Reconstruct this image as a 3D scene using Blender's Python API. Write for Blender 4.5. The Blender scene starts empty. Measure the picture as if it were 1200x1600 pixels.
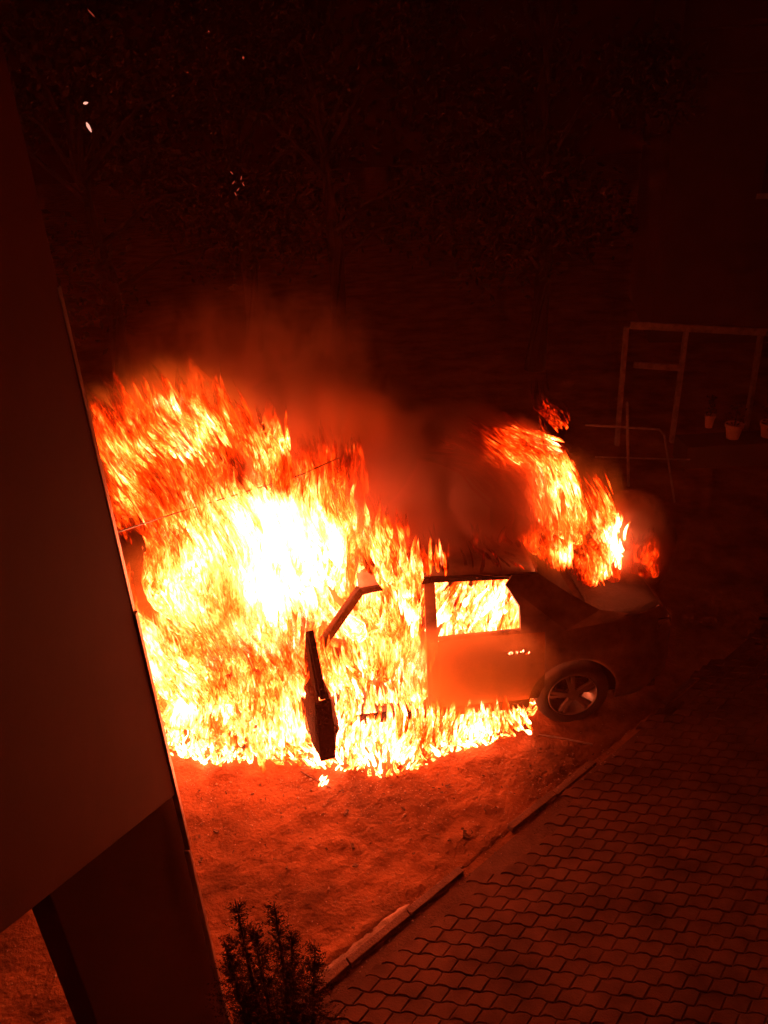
import bpy, bmesh, math, random
import numpy as np
from mathutils import Vector, Matrix, noise
R = math.radians
random.seed(7); rng = np.random.default_rng(7)
sc = bpy.context.scene
COL = sc.collection

# ------------------------------------------------------------------ camera
CAM = Vector((0, 0, 4.69)); PITCH, ROLL, FOC = R(27), R(-3), 1209.0      # FOC in pixels of the 1200x1600 photo
fw = Vector((0, math.cos(PITCH), -math.sin(PITCH))); rt0 = Vector((1, 0, 0)); up0 = rt0.cross(fw)
rt = math.cos(ROLL)*rt0 + math.sin(ROLL)*up0; up = -math.sin(ROLL)*rt0 + math.cos(ROLL)*up0
cd = bpy.data.cameras.new('camera'); cam = bpy.data.objects.new('camera', cd); COL.objects.link(cam); sc.camera = cam
cam.matrix_world = Matrix.Translation(CAM) @ Matrix((rt, up, -fw)).transposed().to_4x4()
cd.sensor_fit = 'VERTICAL'; cd.sensor_height = 24.0; cd.lens = FOC/1600*24.0
cd.clip_start = 0.05; cd.clip_end = 400

def ray(x, y): return fw + rt*((x-600)/FOC) - up*((y-800)/FOC)
def W(x, y, Y):                       # measured photo point -> the place at distance Y from the building
    d = ray(x, y); return CAM + d*(Y/d.y)
def G(x, y, z=0.0):                   # measured photo point -> the place at height z
    d = ray(x, y); return CAM + d*((z-CAM.z)/d.z)

# ------------------------------------------------------------------ night sky, exposure
wd = bpy.data.worlds.new('World'); sc.world = wd; wd.use_nodes = True
nt = wd.node_tree; bg = nt.nodes['Background']
sky = nt.nodes.new('ShaderNodeTexSky'); sky.sky_type = 'NISHITA'; sky.sun_disc = False
sky.sun_elevation = R(-7); sky.sun_rotation = R(200); sky.altitude = 0
nt.links.new(sky.outputs[0], bg.inputs[0]); bg.inputs[1].default_value = 0.05
sd = bpy.data.lights.new('moon', 'SUN'); sd.energy = 0.002; sd.angle = R(0.5); sd.color = (1, .95, .85)
so = bpy.data.objects.new('moon', sd); COL.objects.link(so); so.rotation_euler = (R(40), 0, R(-160))
sc.view_settings.view_transform = 'Standard'; sc.view_settings.look = 'None'
sc.view_settings.exposure = 0; sc.view_settings.gamma = 1
cy = sc.cycles
cy.use_denoising = True; cy.max_bounces = 6; cy.diffuse_bounces = 3; cy.glossy_bounces = 2
cy.transmission_bounces = 4; cy.volume_bounces = 0; cy.transparent_max_bounces = 40
cy.sample_clamp_indirect = 4; cy.sample_clamp_direct = 0; cy.use_adaptive_sampling = True; cy.adaptive_threshold = 0.02
cy.volume_step_rate = 1.0; cy.volume_max_steps = 64; cy.use_light_tree = True

# ------------------------------------------------------------------ helpers
def tag(o, label=None, cat=None, group=None, kind=None):
    if label: o['label'] = label
    if cat: o['category'] = cat
    if group: o['group'] = group
    if kind: o['kind'] = kind
    return o
def empty(name, loc=(0, 0, 0), rz=0.0, parent=None):
    o = bpy.data.objects.new(name, None); COL.objects.link(o); o.location = loc; o.rotation_euler = (0, 0, rz)
    o.empty_display_size = .2
    if parent: o.parent = parent
    return o
def mesh_obj(name, verts, faces, mat, parent=None, smooth=False):
    me = bpy.data.meshes.new(name); me.from_pydata([tuple(v) for v in verts], [], faces); me.validate()
    if smooth:
        for p in me.polygons: p.use_smooth = True
    if mat: me.materials.append(mat)
    o = bpy.data.objects.new(name, me); COL.objects.link(o)
    if parent: o.parent = parent
    return o
class MB:
    def __init__(s): s.v = []; s.f = []
    def add(s, v, f):
        b = len(s.v); s.v += [Vector(p) for p in v]; s.f += [tuple(i+b for i in q) for q in f]; return s
    def box(s, a, b):
        x0, y0, z0 = a; x1, y1, z1 = b
        return s.add([(x0,y0,z0),(x1,y0,z0),(x1,y1,z0),(x0,y1,z0),(x0,y0,z1),(x1,y0,z1),(x1,y1,z1),(x0,y1,z1)],
                     [(3,2,1,0),(4,5,6,7),(0,1,5,4),(1,2,6,5),(2,3,7,6),(3,0,4,7)])
    def bar(s, p, q, w, h, upv=(0, 0, 1)):
        p = Vector(p); q = Vector(q); d = (q-p).normalized(); sx = d.cross(Vector(upv))
        if sx.length < 1e-4: sx = d.cross(Vector((1, 0, 0)))
        sx.normalize(); sz = sx.cross(d)
        vs = [e + sx*a*w/2 + sz*b*h/2 for e in (p, q) for a, b in ((-1,-1),(1,-1),(1,1),(-1,1))]
        return s.add(vs, [(0,1,2,3),(7,6,5,4),(0,4,5,1),(1,5,6,2),(2,6,7,3),(3,7,4,0)])
    def tube(s, pts, r, n=8):
        pts = [Vector(p) for p in pts]; rr = r if isinstance(r, (list, tuple)) else [r]*len(pts); b = len(s.v)
        for i, p in enumerate(pts):
            d = (pts[min(i+1, len(pts)-1)] - pts[max(i-1, 0)]).normalized()
            a = d.cross(Vector((0, 0, 1)));
            if a.length < 1e-3: a = d.cross(Vector((0, 1, 0)))
            a.normalize(); c = a.cross(d)
            for k in range(n):
                t = 2*math.pi*k/n; s.v.append(p + (a*math.cos(t) + c*math.sin(t))*rr[i])
        for i in range(len(pts)-1):
            for k in range(n):
                s.f.append((b+i*n+k, b+i*n+(k+1) % n, b+(i+1)*n+(k+1) % n, b+(i+1)*n+k))
        s.f.append(tuple(b+k for k in range(n))[::-1]); s.f.append(tuple(b+(len(pts)-1)*n+k for k in range(n)))
        return s
    def prism(s, poly, axis_vec):           # poly: list of 3D points, extruded by axis_vec
        n = len(poly); a = [Vector(p) for p in poly]; c = [p+Vector(axis_vec) for p in a]
        return s.add(a+c, [tuple(range(n))[::-1], tuple(range(n, 2*n))] + [(i, (i+1) % n, n+(i+1) % n, n+i) for i in range(n)])
    def lathe(s, prof, n=40, cy0=0.0, closed=True):   # prof: (r, y) around the Y axis
        b = len(s.v); m = len(prof)
        for k in range(n):
            t = 2*math.pi*k/n
            for r, y in prof: s.v.append(Vector((r*math.cos(t), y+cy0, r*math.sin(t))))
        for k in range(n):
            for j in range(m if closed else m-1):
                s.f.append((b+k*m+j, b+k*m+(j+1) % m, b+((k+1) % n)*m+(j+1) % m, b+((k+1) % n)*m+j))
        return s
    def build(s, name, mat, parent=None, smooth=False, bevel=0, solid=0):
        o = mesh_obj(name, s.v, s.f, mat, parent, smooth)
        bm = bmesh.new(); bm.from_mesh(o.data); bmesh.ops.recalc_face_normals(bm, faces=bm.faces); bm.to_mesh(o.data); bm.free()
        if solid: m = o.modifiers.new('s', 'SOLIDIFY'); m.thickness = solid; m.offset = -1
        if bevel: m = o.modifiers.new('b', 'BEVEL'); m.width = bevel; m.segments = 2; m.limit_method = 'ANGLE'
        return o

def NN(nt, typ, **kw):
    n = nt.nodes.new(typ)
    for k, v in kw.items(): setattr(n, k, v)
    return n
def surf(name, col, rough=.8, var=.35, scale=6.0, bump=.3, bscale=60.0, metal=0.0, col2=None, dist=.02, spec=.4):
    m = bpy.data.materials.new(name); m.use_nodes = True; nt = m.node_tree; b = nt.nodes['Principled BSDF']; L = nt.links.new
    tc = NN(nt, 'ShaderNodeTexCoord')
    n1 = NN(nt, 'ShaderNodeTexNoise'); n1.inputs['Scale'].default_value = scale; n1.inputs['Detail'].default_value = 6; n1.inputs['Roughness'].default_value = .65
    L(tc.outputs['Object'], n1.inputs['Vector'])
    cr = NN(nt, 'ShaderNodeValToRGB'); cr.color_ramp.elements[0].position = .3; cr.color_ramp.elements[1].position = .7
    c2 = col2 or tuple(c*(1-var) for c in col)
    cr.color_ramp.elements[0].color = (*c2, 1); cr.color_ramp.elements[1].color = (*[min(1, c*(1+var*.6)) for c in col], 1)
    L(n1.outputs['Fac'], cr.inputs[0]); L(cr.outputs[0], b.inputs['Base Color'])
    b.inputs['Roughness'].default_value = rough; b.inputs['Metallic'].default_value = metal; b.inputs['Specular IOR Level'].default_value = spec
    if bump:
        n2 = NN(nt, 'ShaderNodeTexNoise'); n2.inputs['Scale'].default_value = bscale; n2.inputs['Detail'].default_value = 5
        L(tc.outputs['Object'], n2.inputs['Vector']); bp = NN(nt, 'ShaderNodeBump'); bp.inputs['Strength'].default_value = bump; bp.inputs['Distance'].default_value = dist
        L(n2.outputs['Fac'], bp.inputs['Height']); L(bp.outputs[0], b.inputs['Normal'])
    return m
M = {}
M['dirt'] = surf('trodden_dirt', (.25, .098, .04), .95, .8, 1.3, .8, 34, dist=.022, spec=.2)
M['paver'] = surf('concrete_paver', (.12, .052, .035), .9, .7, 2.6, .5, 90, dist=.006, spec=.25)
M['joint'] = surf('joint_sand', (.11, .05, .033), .95, .4, 10, .4, 60)
M['kerb'] = surf('kerb_concrete', (.16, .08, .06), .85, .4, 5, .5, 60)
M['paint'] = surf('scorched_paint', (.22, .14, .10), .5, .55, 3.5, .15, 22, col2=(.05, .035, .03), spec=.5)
M['seared'] = surf('seared_door_skin', (.040, .012, .006), .85, .7, 16, 1.0, 45, spec=.1)
M['burnt'] = surf('burnt_black_metal', (.020, .010, .007), .9, .6, 14, .9, 50, spec=.08)
M['glow_paint'] = surf('scorched_glow_paint', (.38, .16, .05), .7, .85, 3.6, .5, 26, spec=.2)  # orange glow of lit smoke put into the paint; mottling is scorch
M['char'] = surf('charred_trim', (.10, .05, .035), .8, .7, 22, .9, 55, dist=.02)
M['soot'] = surf('soot_black', (.03, .02, .018), .9, .5, 8, .5, 40)
M['rubber'] = surf('tyre_rubber', (.035, .028, .026), .8, .3, 12, .3, 70)
M['alloy'] = surf('alloy_rim', (.20, .15, .13), .45, .35, 8, .1, 60, metal=.35)
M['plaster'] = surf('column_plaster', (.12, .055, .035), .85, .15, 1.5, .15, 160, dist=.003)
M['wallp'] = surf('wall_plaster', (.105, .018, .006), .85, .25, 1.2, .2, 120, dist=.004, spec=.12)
M['steel'] = surf('edge_trim', (.5, .4, .38), .35, .2, 10, .1, 60, metal=.6)
M['wood'] = surf('weathered_timber', (.36, .24, .20), .85, .5, 9, .6, 40)
M['terra'] = surf('terracotta', (.85, .42, .32), .8, .25, 9, .3, 40)
M['leaf'] = surf('dark_leaf', (.018, .02, .014), .6, .5, 9, 0)
M['conifer'] = surf('conifer_needle', (.02, .024, .016), .8, .5, 9, 0)
M['bark'] = surf('bark', (.016, .012, .01), .9, .4, 14, .8, 40)
M['stone'] = surf('gravel_stone', (.36, .24, .19), .85, .4, 14, .3, 60)
M['bwall'] = surf('night_building_wall', (.07, .045, .04), .9, .3, 1.5, .3, 30)
M['glass'] = surf('dark_window_glass', (.006, .006, .012), .25, .2, 3, 0, spec=.35)
M['cable'] = surf('cable_sheath', (.02, .018, .018), .6, .2, 20, 0)

# ------------------------------------------------------------------ ground, paving, kerb
g = 90
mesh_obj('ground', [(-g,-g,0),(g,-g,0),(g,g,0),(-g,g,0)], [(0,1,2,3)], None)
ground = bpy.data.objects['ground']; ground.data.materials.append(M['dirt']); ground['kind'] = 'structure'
# uneven dirt near the fire: a finer relief sheet 4 mm up
K0 = G(545, 1510); K1 = G(940, 1180); kd = (K1-K0); kd.z = 0; kd.normalize(); kn = Vector((kd.y, -kd.x, 0))   # kerb line, kn = to the paved side
def side_of(p): return (Vector((p[0], p[1], 0))-K0).dot(kn)
RA = G(480, 1545); RB = G(640, 1420); RD = RB-RA; RLn = RD.length; RD.normalize()
vs, fs = [], []; nx, ny = 260, 260; X0, X1, Y0, Y1 = -4.2, 2.6, 1.2, 8.0
for j in range(ny+1):
    for i in range(nx+1):
        x = X0+(X1-X0)*i/nx; y = Y0+(Y1-Y0)*j/ny
        e = min(1, min(x-X0, X1-x, y-Y0, Y1-y)/.4, max(0, -side_of((x, y))/.12))
        h = .5+.5*noise.noise(Vector((x*.9, y*.9, 3))); h2 = noise.fractal(Vector((x*7, y*7, 1)), .8, 2.1, 5)
        rp_ = Vector((x, y, 0))-RA; ra_ = rp_.dot(RD); rb_ = (rp_-RD*ra_).length*(1 if rp_.cross(RD).z > 0 else -1)
        ridge = math.exp(-((rb_+.05*noise.noise(Vector((x*3, y*3, 0))))/.075)**2)*max(0, min(1, ra_/.25+.6, (RLn-ra_)/.25))
        vs.append((x, y, .004 + e*(.05*h + .016*max(-1, h2) + .05*ridge)+ (-.03*(1-e) if e < .02 else 0)))
for j in range(ny):
    for i in range(nx):
        a = j*(nx+1)+i
        if side_of(vs[a]) < .03: fs.append((a, a+1, a+nx+2, a+nx+1))
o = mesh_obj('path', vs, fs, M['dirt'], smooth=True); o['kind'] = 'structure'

# interlocking pavers: zig-zag blocks, one pattern mesh (rows run nearly square to the view)
pa = R(-11); pu = Vector((math.cos(pa), math.sin(pa), 0)); pv = Vector((-pu.y, pu.x, 0))
LX, LY = .142, .092
def pwave(t):
    t = t % 1.0
    if t < .34: return 0
    if t < .5: return -(t-.34)/.16
    if t < .84: return -1
    return -1+(t-.84)/.16
pm = MB(); O = G(900, 1400)
for r_ in range(-36, 84):
    for c_ in range(-32, 52):
        sh = (.5 if r_ % 2 else 0) + r_*.12
        a0 = (c_+sh)*LX; yb = r_*LY
        cen = O + pu*(a0+LX*.5) + pv*(yb+LY*.5)
        s_ = side_of(cen)
        edge = (.14 if cen.y < 4.2 else .08) + .16*noise.noise(Vector((cen.x*1.7, cen.y*1.7, 7)))
        if s_ < edge or cen.y < 1.0 or cen.x > 6.5 or cen.y > 9.5: continue
        gap = .003; sl = .27*LY; dw = .013; ts = [0, .17, .34, .5, .67, .84, 1.0]
        def jw(u, j): return pwave(u/LX - ((.5 if j % 2 else 0) + j*.12))*dw
        top = []; bot = []
        for t in ts:
            x = gap + (LX-2*gap)*t; ub = a0+x-sl; ut = a0+x+sl
            bot.append((ub, yb+gap+jw(ub, r_))); top.append((ut, yb+LY-gap+jw(ut, r_+1)))
        poly = bot + top[::-1]
        dz = random.uniform(-.003, .003); tx = random.uniform(-.02, .02); ty = random.uniform(-.02, .02)
        cxm = sum(p[0] for p in poly)/len(poly); cym = sum(p[1] for p in poly)/len(poly)
        tp, md, bt = [], [], []
        for (u, v) in poly:
            z = .032+dz+(u-cxm)*tx+(v-cym)*ty; k = .93
            q = O + pu*(cxm+(u-cxm)*k) + pv*(cym+(v-cym)*k*.97); tp.append((q.x, q.y, z))
            q = O + pu*u + pv*v; md.append((q.x, q.y, z-.006)); bt.append((q.x, q.y, .005))
        n = len(poly)
        pm.add(tp+md+bt, [tuple(range(n))] + [(n+i, n+(i+1) % n, (i+1) % n, i) for i in range(n)] + [(2*n+i, 2*n+(i+1) % n, n+(i+1) % n, n+i) for i in range(n)])
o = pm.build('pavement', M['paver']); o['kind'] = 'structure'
a = K0-kd*3.5; b_ = K0+kd*9
sb = MB().add([a+kn*.06+Vector((0,0,.023)), b_+kn*.06+Vector((0,0,.023)), b_+kn*9+Vector((0,0,.023)), a+kn*9+Vector((0,0,.023))], [(0,1,2,3)])
o = sb.build('pavement_bed', M['joint']); o['kind'] = 'structure'
# kerb: narrow concrete edging stones, each 0.5 m, partly sunk and crooked
km = MB()
for i in range(-5, 16):
    if i in (-2, 2, 5, 6) or i > 7: continue
    p = K0+kd*(i*.5+.004)+kn*random.uniform(-.01, .01); q = K0+kd*(i*.5+.494)+kn*random.uniform(-.01, .01); h = random.choice((.012, .03, .045, .052))
    h = .014 if i > 4 else h
    km.bar(p+Vector((0,0,h-.06)), q+Vector((0,0,h-.06+random.uniform(-.006, .006))), .055, .12)
o = km.build('kerb', M['kerb'], bevel=.006); o['kind'] = 'structure'

# gravel (uncountable small stones and crumbs)
gv = MB()
ico = [(0,0,1),(.9,0,.3),(.28,.85,.3),(-.72,.53,.3),(-.72,-.53,.3),(.28,-.85,.3),(0,0,-.6)]
icf = [(0,1,2),(0,2,3),(0,3,4),(0,4,5),(0,5,1),(6,2,1),(6,3,2),(6,4,3),(6,5,4),(6,1,5)]
for i in range(5200):
    x = random.uniform(-3.2, 2.0); y = 2.2+abs(random.gauss(0, 1))*1.1 if i % 2 else random.gauss(4.45, .22)
    if y > 6 or side_of((x, y)) > .1: continue
    s = random.uniform(.002, .008) * (1.9 if random.random() < .04 else 1)
    gv.add([(x+a*s*random.uniform(.7, 1.2), y+b*s*random.uniform(.7, 1.2), .028+c*s*.7) for a, b, c in ico], icf)
o = gv.build('gravel', M['stone']); tag(o, 'small stones and crumbs scattered over the bare dirt', 'gravel', kind='stuff')

sm = MB(); nS = 60
for i in range(nS+1):
    t = i/nS; c = RA.lerp(RB, t)+Vector((.03*noise.noise(Vector((t*5, 0, 1))), 0, 0)); wd_ = .075*math.sin(math.pi*min(1, t*.96+.03))**.5*(1+.6*noise.noise(Vector((t*9, 3, 1)))); nn = Vector((RD.y, -RD.x, 0))
    for j in range(9):
        u = -1+j/4; q = c+nn*wd_*u*(1+.3*noise.noise(Vector((t*20, j*.7, 5)))); sm.v.append(Vector((q.x, q.y, .036+.010*(1-u*u)*(1+.9*noise.noise(q*22))-.022*abs(u)**3)))
for i in range(nS):
    for j in range(8): a = i*9+j; sm.f.append((a, a+1, a+10, a+9))
tag(sm.build('sand', M['stone'], smooth=True), 'low streak of loose sand spilled beside the broken kerb', 'sand', kind='stuff')
db = MB()
for i in range(260):
    x = random.uniform(-2.2, 1.6); y = 4.5-abs(random.gauss(0, .55))+.25*(x-.2)*(x > .2)
    if y < 1.8 or side_of((x, y)) > .35: continue
    s = random.uniform(.004, .014)*(2.2 if random.random() < .06 else 1); th = random.uniform(0, 6.28); u = Vector((math.cos(th), math.sin(th), random.uniform(-.4, .4)))
    p = Vector((x, y, .036)); db.bar(p-u*s, p+u*s*random.uniform(.4, 1), s*random.uniform(.4, 1.1), s*.35)
o = db.build('debris', M['char']); tag(o, 'charred flakes and splinters strewn over the dirt before the fire', 'debris', kind='stuff')

# ------------------------------------------------------------------ building at the left: column and wall above it
YC = 2.62
cr_ = W(220, 1000, YC); cl_ = W(115, 1500, YC)
def Pz(p, z): return Vector((p.x, p.y, z))
cA = W(220, 1000, YC); pr = Vector((cA.x-.012, YC, 0)); lr = W(115, 1500, 1.95); pl_ = Vector((lr.x, 1.95, 0))
col_e = empty('column', (pr.x, pr.y, 0)); tag(col_e, 'plain plastered column standing under the dark wall, its right edge lit red', 'column')
lv = pl_-pr
MB().prism([(0, 0, -.01), (lv.x, lv.y, -.01), (lv.x-.16, lv.y+.10, -.01), (-.30, .45, -.01), (-.16, .40, -.01)], (0, 0, 2.4)).build('shaft', M['plaster'], col_e, bevel=.006)
MB().prism([(.012, -.004, 0), (lv.x+.012, lv.y-.02, 0), (lv.x-.17, lv.y+.09, 0), (-.31, .46, 0), (-.15, .41, 0)], (0, 0, .09)).build('base', M['plaster'], col_e, bevel=.006)
# wall whose side face looks across the yard, its lower edge sloping up toward the viewer
A_ = Vector((W(220, 1000, 2.59).x, 2.59, 0)); XW = A_.x
we = empty('wall_panel', (A_.x, A_.y, 0)); tag(we, 'large dark red plastered wall above the column, filling the left side', 'wall')
def onx(px, py):
    d = ray(px, py); t = XW/d.x; return CAM+d*t
q1 = onx(0, 1455); q2 = onx(170, 1322); sl_ = (q2.z-q1.z)/(q2.y-q1.y)
def zb_(y): return q1.z+sl_*(y-q1.y)
ZT = 7.5
zg = onx(40, 560).z
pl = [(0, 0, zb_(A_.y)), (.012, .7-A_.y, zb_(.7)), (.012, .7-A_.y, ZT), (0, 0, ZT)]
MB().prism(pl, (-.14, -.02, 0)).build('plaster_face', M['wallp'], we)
tr = MB()
for z0, z1, dx in ((0.0, 1.62, .0), (1.63, 2.98, .006), (2.99, 4.25, .0)):
    tr.box((-.022+dx, -.016, z0), (.003+dx, .014, z1))
tr.build('edge_trim', M['steel'], we, bevel=.002)
tag_ = None

# ------------------------------------------------------------------ the burning car
CW = Vector((1.5, 5.02, 0)); CYAW = R(4)
car = empty('burning_car', CW, CYAW)
tag(car, 'burning saloon car with its front door hanging open and fire in every window', 'car')
CM = Matrix.Translation(CW) @ Matrix.Rotation(CYAW, 4, 'Z')
def CL(x, y, z): return CM @ Vector((x, y, z))
XF, XR = -3.32, .86
def interp(x, tab):
    for (a, b), (c, d) in zip(tab, tab[1:]):
        if x <= c: t = max(0, min(1, (x-a)/(c-a))); t = t*t*(3-2*t) if False else t; return b+(d-b)*t
    return tab[-1][1]
def belt(x): return interp(x, [(XF, .62), (-3.22, .74), (-2.9, .82), (-2.05, .94), (-.4, .97), (.2, 1.02), (.72, 1.04), (.80, .98), (XR, .80)])
def low(x):
    b = interp(x, [(XF, .34), (-3.1, .22), (.6, .22), (XR, .36)])
    for wx in (-2.58, 0.0):
        d = abs(x-wx)
        if d < .375: b = max(b, .31+math.sqrt(.375**2-d*d))
    return b
def halfw(x, z):
    e = 1.0
    if x < -2.6: e = 1-.32*((-2.6-x)/.72)**2.4
    if x > .25: e = 1-.22*((x-.25)/.61)**2.4
    v = interp(z, [(.2, .95), (.35, .985), (.58, 1.0), (.72, .985), (.78, .99), (.92, .955), (1.05, .915)])
    return .85*e*v
xs = sorted(set([round(XF+i*(XR-XF)/90, 4) for i in range(91)] + [round(w+.375*math.cos(k*math.pi/24), 4) for w in (-2.58, 0.0) for k in range(25)]))
NT = 12; ND = 14
def shell(side, x0, x1, z0=None, off=0.0, zlimit=None):
    m = MB(); cols = [x for x in xs if x0-1e-6 <= x <= x1+1e-6]
    if abs(cols[0]-x0) > 1e-4: cols = [x0]+cols
    if abs(cols[-1]-x1) > 1e-4: cols = cols+[x1]
    for x in cols:
        lo = low(x) if z0 is None else max(low(x), z0); hi = belt(x) if zlimit is None else zlimit
        for k in range(NT+1):
            z = lo+(hi-lo)*k/NT; w = halfw(x, z)+off
            m.v.append(Vector((x, .85-side*w, z)))
    for i in range(len(cols)-1):
        for k in range(NT): a = i*(NT+1)+k; m.f.append((a, a+NT+1, a+NT+2, a+1))
    return m
# doors: front opening x -2.12..-1.2 ; rear door x -1.13..-.30
b1 = MB()
for s, x0, x1, z0, zl in ((1, XF, -2.13, None, None), (1, -1.19, -1.135, None, None),
                          (1, -.255, XR, None, None), (-1, XF, XR, None, None)):
    q = shell(s, x0, x1, z0, 0, zl); b1.add(q.v, q.f)
# decks: hood and boot lid, nose and tail faces
def deck(m, x0, x1, crown, n=24, f=lambda x: belt(x)):
    b = len(m.v)
    for i in range(n+1):
        x = x0+(x1-x0)*i/n; w = halfw(x, belt(x))
        for k in range(ND+1):
            t = -1+2*k/ND; m.v.append(Vector((x, .85+t*w, f(x)+crown*(1-abs(t)**2.5))))
    for i in range(n):
        for k in range(ND): a = b+i*(ND+1)+k; m.f.append((a, a+1, a+ND+2, a+ND+1))
deck(b1, XF, -3.2, .03, 4); deck(b1, .74, XR, .015, 5)
for X, hi, lo_ in ((XF, .62, .34), (XR, .80, .36)):
    b = len(b1.v)
    for k in range(ND+1):
        t = -1+2*k/ND
        for j in range(5):
            z = lo_+(hi-lo_)*j/4; b1.v.append(Vector((X, .85+t*halfw(X, z), z + (.03 if X < 0 and j == 4 else .015 if j == 4 else 0)*(1-abs(t)**2.5))))
    for k in range(ND):
        for j in range(4): a = b+k*5+j; b1.f.append((a, a+1, a+6, a+5))
b1.build('body', M['paint'], car, smooth=True, solid=.012)
sl2 = shell(1, -2.13, -1.19, None, 0, .34); q = shell(1, -1.135, -.255, None, 0, .32); sl2.add(q.v, q.f); sl2.build('sill', M['burnt'], car, smooth=True, solid=.012)
hd = MB(); deck(hd, -3.2, -2.1, .05, 20); hd.build('bonnet', M['paint'], car, smooth=True, solid=.014)
bt = MB(); deck(bt, .16, .74, .02, 10); bt.build('boot_lid', M['soot'], car, smooth=True, solid=.014)
# floor, bulkheads, wheel wells
fl = MB().box((-3.1, .12, .24), (.75, 1.58, .30)); fl.box((-2.16, .1, .3), (-2.1, 1.6, .93)); fl.box((.10, .12, .3), (.16, 1.58, 1.0))
fl.build('floor_pan', M['soot'], car)
st = MB()
for yy in (.22, .98):
    for x0 in (-1.75, -.75):
        st.box((x0, yy, .30), (x0+.5, yy+.5, .50)); st.bar((x0+.46, yy+.25, .45), (x0+.66, yy+.25, 1.02), .5, .10, (1, 0, 0))
        mm = st.build('seat', M['char'], car, bevel=.04); st = MB()
MB().box((-2.1, .14, .66), (-1.84, 1.56, .92)).build('dashboard', M['char'], car, bevel=.05)
# roof
def roofz(x): return interp(x, [(-1.72, 1.375), (-1.45, 1.43), (-1.0, 1.45), (-.55, 1.425), (-.28, 1.36)])
rf = MB(); NR = 26
for i in range(NR+1):
    x = -1.72+(1.44)*i/NR; w = .60-.05*max(0, (x+.6)/.4)**2
    for k in range(ND+1):
        t = -1+2*k/ND; rf.v.append(Vector((x, .85+t*w, roofz(x)+.045*(1-abs(t)**3)-.03*max(0, abs(t)-.85)/.15)))
for i in range(NR):
    for k in range(ND): a = i*(ND+1)+k; rf.f.append((a, a+1, a+ND+2, a+ND+1))
rf.build('roof', M['paint'], car, smooth=True, solid=.02)
for s in (1, -1):
    Y = lambda w: .85-s*w
    MB().bar((-2.10, Y(.79), .96), (-1.70, Y(.59), 1.395), .06, .10, (0, 1, 0)).build('front_pillar', M['burnt'] if s == 1 else M['soot'], car, bevel=.01)
    MB().add([(-1.215, Y(.815), .30), (-1.12, Y(.815), .30), (-1.215, Y(.775), .95), (-1.12, Y(.775), .95), (-1.195, Y(.60), 1.415), (-1.115, Y(.60), 1.415)],
             [(0,1,3,2), (2,3,5,4)]).build('centre_pillar', M['paint'], car, solid=.05)
    MB().bar((-1.72, Y(.595), 1.375), (-1.15, Y(.605), 1.43), .04, .045, (0, 0, 1)).bar((-1.15, Y(.605), 1.43), (-.28, Y(.56), 1.355), .04, .045, (0, 0, 1)).build('roof_rail', M['burnt'], car, bevel=.008)
    # rear quarter: broad pillar sweeping to the boot
    q = [(-.46, .775, .955), (-.46, .70, 1.17), (-.56, .635, 1.335), (-.50, .60, 1.40), (-.28, .565, 1.37), (-.04, .63, 1.20), (.20, .70, 1.06), (.42, .755, 1.04), (.30, .79, 1.0), (-.1, .80, .965)]
    MB().add([(x, Y(w), z) for x, w, z in q], [tuple(range(len(q)))]).build('rear_pillar', M['paint'], car, solid=.04)
# rear door: slightly proud panel with a gap, belt rail
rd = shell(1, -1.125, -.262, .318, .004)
o = rd.build('rear_door', M['glow_paint'], car, smooth=True, solid=.03); o['label'] = 'scorched rear door with a burning handle'
MB().tube([(-.60, .02, .835), (-.585, -.018, .838), (-.45, -.02, .845), (-.43, .02, .845)], [.008, .012, .012, .008], 8).build('handle', M['char'], o, True)
MB().bar((-1.12, .075, .975), (-.45, .07, .985), .035, .035).build('window_sill', M['char'], o, bevel=.006)
o = shell(-1, -2.12, -1.2, .335, .004).build('front_door', M['paint'], car, smooth=True, solid=.03)
o = shell(-1, -1.125, -.262, .335, .004).build('rear_door', M['paint'], car, smooth=True, solid=.03)
# wheels
def wheel(x, y, s):
    w = empty('wheel', (x, y, .315), 0, car)
    ty = [(.205, .0), (.225, -.012*1), (.285, -.012), (.305, .006), (.315, .03), (.315, .16), (.305, .185), (.285, .2), (.205, .2)]
    ty = [(r, yy*s) for r, yy in ty]
    t = MB().lathe(ty, 56).build('tyre', M['rubber'], w, True)
    rim = MB().lathe([(r, yy*s) for r, yy in [(.213, -.006), (.205, -.012), (.196, .004), (.19, .05), (.19, .17), (.212, .17)]], 48)
    for k in range(5):
        for dd in (-.13, .13):
            a = 2*math.pi*k/5+.5; a2 = a+dd
            p = Vector((.045*math.cos(a2*1), (.006)*s, .045*math.sin(a2))); q = Vector((.195*math.cos(a+dd*.9), .008*s, .195*math.sin(a+dd*.9)))
            rim.bar(p, q, .03, .028, (0, 1, 0))
    rim.lathe([(.0001, -.004*s), (.052, -.002*s), (.058, .02*s), (.05, .05*s), (.0001, .05*s)], 24)
    rim.build('rim', M['alloy'], w, bevel=.003)
    MB().lathe([(.0001, .07*s), (.13, .07*s), (.13, .085*s), (.0001, .085*s)], 30).build('brake_disc', M['char'], w)
    return w
wheel(0, .02, 1); wheel(-2.58, .02, 1); wheel(0, 1.68, -1); wheel(-2.58, 1.68, -1)
for s in (1, -1):
    m = MB()
    for i in range(7):
        z = .66+.05*i/6*4
    m.add([(XR-.16, .85-s*.735, .70), (XR+.004, .85-s*.64, .68), (XR+.004, .85-s*.64, .88), (XR-.14, .85-s*.735, .93), (XR-.01, .85-s*.45, .70), (XR+.012, .85-s*.45, .86)],
          [(0,1,2,3), (1,4,5,2)]).build('tail_light', M['soot'], car, solid=.02)
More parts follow.
